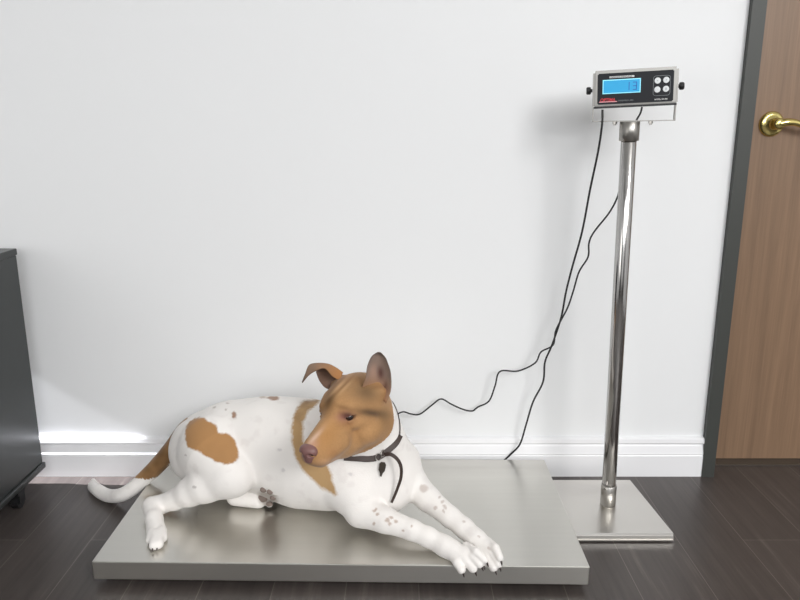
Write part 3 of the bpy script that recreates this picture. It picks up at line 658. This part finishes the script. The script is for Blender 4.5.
mc = mat('short_dog_coat', (1, 1, 1), 0.72, bump=((260, 260, 420), 0.35, 0.0012), spec=0.25)
nt = mc.node_tree; b = nt.nodes['Principled BSDF']; an = nt.nodes.new('ShaderNodeAttribute'); an.attribute_name = 'coat'; nt.links.new(an.outputs['Color'], b.inputs['Base Color'])
b.inputs['Subsurface Weight'].default_value = 0.0; b.inputs['Sheen Weight'].default_value = 0.15
dog = link('dog', me, mc); tag(dog, 'white dog with tan head and patches lying on the steel platform', 'dog')

# --- eyes
for sgn in (1, -1):
    bm = bmesh.new(); bmesh.ops.create_uvsphere(bm, u_segments=24, v_segments=16, radius=.0082 * HS, matrix=Matrix.Translation(Hp(.0502, sgn * .0285, .0142))); finish(bm, 'eye', M['eye'], dog, smooth=True)
# --- nose with nostrils
NF = Field(Hp(.143, 0, -.022) - .045, Hp(.143, 0, -.022) + .045, .0011)
NF.ell(Hp(.141, 0, -.0175), np.array((.0125, .0185, .0135)) * HS, 0, HR)
NF.ell(Hp(.143, 0, -.029), np.array((.0080, .010, .0115)) * HS, .006, HR)
for sgn in (-1, 1):
    NF.cap(Hp(.152, sgn * .0085, -.0205), Hp(.144, sgn * .0115, -.0215), .0036 * HS, .0042 * HS, .002, cut=True)
    NF.cap(Hp(.146, sgn * .0145, -.0245), Hp(.142, sgn * .0185, -.0265), .0016 * HS, .0016 * HS, .002, cut=True)
NF.cap(Hp(.1505, 0, -.022), Hp(.150, 0, -.040), .0012, .0012, .002, cut=True)
v_, q_ = NF.mesh(); link('nose', build_mesh('nose', v_, q_), M['nose'], dog)
for sgn in (-1, 1):
    bm = bmesh.new(); bmesh.ops.create_uvsphere(bm, u_segments=12, v_segments=8, radius=.0046, matrix=Matrix.Translation(Hp(.1420, sgn * .0095, -.0208))); finish(bm, 'nostril', M['claw'], dog, smooth=True)
# --- claws
def claw(p, d, r, L):
    p = Vector(p); d = Vector(d).normalized(); pts = [p - d * L * .5, p + d * L * .3, p + d * L * .8 + Vector((0, 0, -.002)), p + d * L + Vector((0, 0, -.004))]
    tube('claw', pts, r, M['claw'], dog, seg=8, n=4, radii=[r, r * .95, r * .6, r * .2])
for q, r in nearpaw + farpaw:
    d = q[2] - q[1]; d = d / np.linalg.norm(d); claw(q[2] + d * r * .62 + np.array([0, 0, -.001]), d + np.array([0, 0, -.35]), .0026, .0070)
for b_, r in (((150.5, 543), .0105), ((154, 548), .0112), ((158.5, 547), .0112), ((162.5, 541), .0105)):
    p = G(b_[0], b_[1] - 3, ZT + r + .001); claw(p + np.array([0, -r * .75, -.002]), (0, -1, -.5), .0022, .006)
def surf2(px_, py_):
    ys = np.arange(1.40, 1.75, .001); pts = np.array([P(px_, py_, y) for y in ys]); f = FD.sample(pts); return pts[np.argmax(f < .001)]
# --- pads on the far hind paw
for x, y, rx, rz in ((262.5, 498.5, .0125, .0105), (263.5, 489.8, .0085, .007), (270, 491.8, .0080, .007), (273, 497.8, .0075, .007), (269.5, 504, .0085, .0065)):
    p = surf2(x, y); bm = bmesh.new(); bmesh.ops.create_uvsphere(bm, u_segments=14, v_segments=10, radius=1, matrix=Matrix.Translation(p) @ Matrix.Diagonal((rx, .005, rz, 1))); finish(bm, 'paw_pad', M['pad'], dog, smooth=True)

# --- collar: a strap running round the neck, fitted to the body surface
BF = Field.__new__(Field); BF.lo, BF.h, BF.n, BF.F = FD.lo, FD.h, FD.n, BODY_F
def surf(px_, py_, y0=1.25, y1=1.75, offs=.002):
    ys = np.arange(y0, y1, .001); pts = np.array([P(px_, py_, y) for y in ys]); f = BF.sample(pts); i = np.argmax(f < offs); return pts[i]
# strap path given as photo landmarks on the body, then dropped on to the surface
cpts = [(344, 457), (352, 457.5), (360, 458), (368, 458.5), (376, 457.5), (383, 454), (390, 448.5), (396, 442.5), (400, 435)]
front = [surf(x, y, 1.40, 1.75, .0015) for x, y in cpts]
front = [np.array(p) + np.array([0, -.0015, 0]) for p in front]
def strap(name, pts, wdt, th, m, parent, nrm=(0, -1, .4), taper=None):
    path = [Vector(p) for p in smooth_path(pts, 6)]; bm = bmesh.new(); rings = []
    for i, p in enumerate(path):
        t = (path[min(i + 1, len(path) - 1)] - path[max(i - 1, 0)]).normalized(); n = Vector(nrm); n = (n - t * n.dot(t)).normalized(); u = t.cross(n)
        ww = wdt if taper is None else wdt * float(np.interp(i / (len(path) - 1), [0, 1], taper))
        rings.append([bm.verts.new(p + u * a * ww + n * c * th) for a, c in ((-1, -1), (-1, .6), (-.8, 1), (.8, 1), (1, .6), (1, -1))])
    for a, c in zip(rings, rings[1:]):
        for i in range(6): bm.faces.new((a[i], a[(i + 1) % 6], c[(i + 1) % 6], c[i]))
    bm.faces.new(rings[0][::-1]); bm.faces.new(rings[-1]); return finish(bm, name, m, parent)
# the far half of the collar goes round behind the neck, in the plane of the front half
fm = np.mean(front, 0); U_, S_, Vt = np.linalg.svd(np.array(front) - fm); pn = Vt[2]
c0 = P(371, 444, 1.565); c0 = c0 - pn * ((c0 - fm) @ pn)
e1 = front[-1] - c0; e1 /= np.linalg.norm(e1); e2 = np.cross(pn, e1)
def ang(p): d = p - c0; return math.atan2(d @ e2, d @ e1)
am_, a0 = ang(front[4]), ang(front[0])
a_end = a0 % (2 * math.pi)
if 0 < am_ % (2 * math.pi) < a_end: a_end -= 2 * math.pi
back_ = []
for t_ in np.linspace(0, 1, 13)[1:-1]:
    a = a_end * t_; d = e1 * math.cos(a) + e2 * math.sin(a); tt = np.arange(.01, .14, .001); f = BF.sample(c0 + d * tt[:, None]); k = np.argmax(f > .0005) if (f > .0005).any() else 100
    back_.append(c0 + d * min(tt[k], .105))
col = strap('collar', front, .0072, .0016, M['leather'], dog)
ctr = c0
def ring_strap(pts):
    path = smooth_path(pts, 6); bm = bmesh.new(); rings = []
    for i, p in enumerate(path):
        p = Vector(p); t = (Vector(path[min(i + 1, len(path) - 1)]) - Vector(path[max(i - 1, 0)])).normalized(); n = p - Vector(ctr); n = (n - t * n.dot(t)).normalized(); u = t.cross(n)
        rings.append([bm.verts.new(p + u * a * .0050 + n * c * .0009) for a, c in ((-1, -1), (-1, 1), (1, 1), (1, -1))])
    for a, c in zip(rings, rings[1:]):
        for i in range(4): bm.faces.new((a[i], a[(i + 1) % 4], c[(i + 1) % 4], c[i]))
    bm.faces.new(rings[0][::-1]); bm.faces.new(rings[-1]); return finish(bm, 'collar_back_strap', M['leather'], col)
ring_strap([front[-1]] + back_ + [front[0]])
# hanging strap end, ring, buckle and tag
s0 = surf(386, 455, 1.38, 1.75, .002)
def hang(x, y, dy): p = surf(x, y, 1.36, 1.75, .002); return np.array(p) + np.array([0, dy, 0])
yy = s0[1]
hp = [P(384, 454.5, yy - .006), P(391, 454.5, yy - .014), P(397.5, 459.5, yy - .018), P(401, 467, yy - .020), P(401, 477, yy - .020), P(398, 487, yy - .019), P(394.5, 496, yy - .018), P(391.5, 502.5, yy - .017)]
strap('strap_end', hp, .0038, .0014, M['leather'], dog, nrm=(.0, -1, .35), taper=(1.15, .75))
def torus(name, c, Rr, r_, m, rot, parent, sx=1.0):
    bm = bmesh.new(); vs = []
    for i in range(28):
        a = 2 * math.pi * i / 28; vs.append([bm.verts.new((sx * (Rr + r_ * math.cos(t)) * math.cos(a), (Rr + r_ * math.cos(t)) * math.sin(a), r_ * math.sin(t))) for t in [2 * math.pi * k / 8 for k in range(8)]])
    for i in range(28):
        for k in range(8): bm.faces.new((vs[i][k], vs[(i + 1) % 28][k], vs[(i + 1) % 28][(k + 1) % 8], vs[i][(k + 1) % 8]))
    bmesh.ops.transform(bm, matrix=Matrix.Translation(c) @ rot, verts=bm.verts); return finish(bm, name, m, parent, smooth=True)
RX = Matrix.Rotation(R(80), 4, 'X')
bk = torus('buckle', P(378.5, 457, surf(378.5, 457)[1] - .007), .0085, .0012, M['satin'], Matrix.Rotation(R(10), 4, 'Y') @ RX, col, .75)
torus('ring', P(383, 453.5, surf(383, 455)[1] - .009), .0075, .0011, M['satin'], Matrix.Rotation(R(60), 4, 'Z') @ RX, col)
tg = P(382, 469, surf(382, 469)[1] - .006)
bm = bmesh.new(); Tm = Matrix.Translation(tg) @ Matrix.Rotation(R(8), 4, 'Y')
outl = [(-.0075, .012), (-.0045, .017), (.0045, .017), (.0080, .011), (.0070, -.004), (.0025, -.010), (.0018, -.0185), (-.0025, -.0185), (-.003, -.010), (-.0075, -.003)]
f_ = [bm.verts.new(Tm @ Vector((x, -.0012, z))) for x, z in outl]; g_ = [bm.verts.new(Tm @ Vector((x, .0012, z))) for x, z in outl]
bm.faces.new(f_); bm.faces.new(g_[::-1])
for i in range(len(outl)): j = (i + 1) % len(outl); bm.faces.new((f_[i], g_[i], g_[j], f_[j]))
finish(bm, 'dog_tag', mat('tarnished_tag', s2l((95, 88, 80)), .35, .8, bump=((500, 500, 500), .6, .001)), dog, bevel=.0004, seg=1)
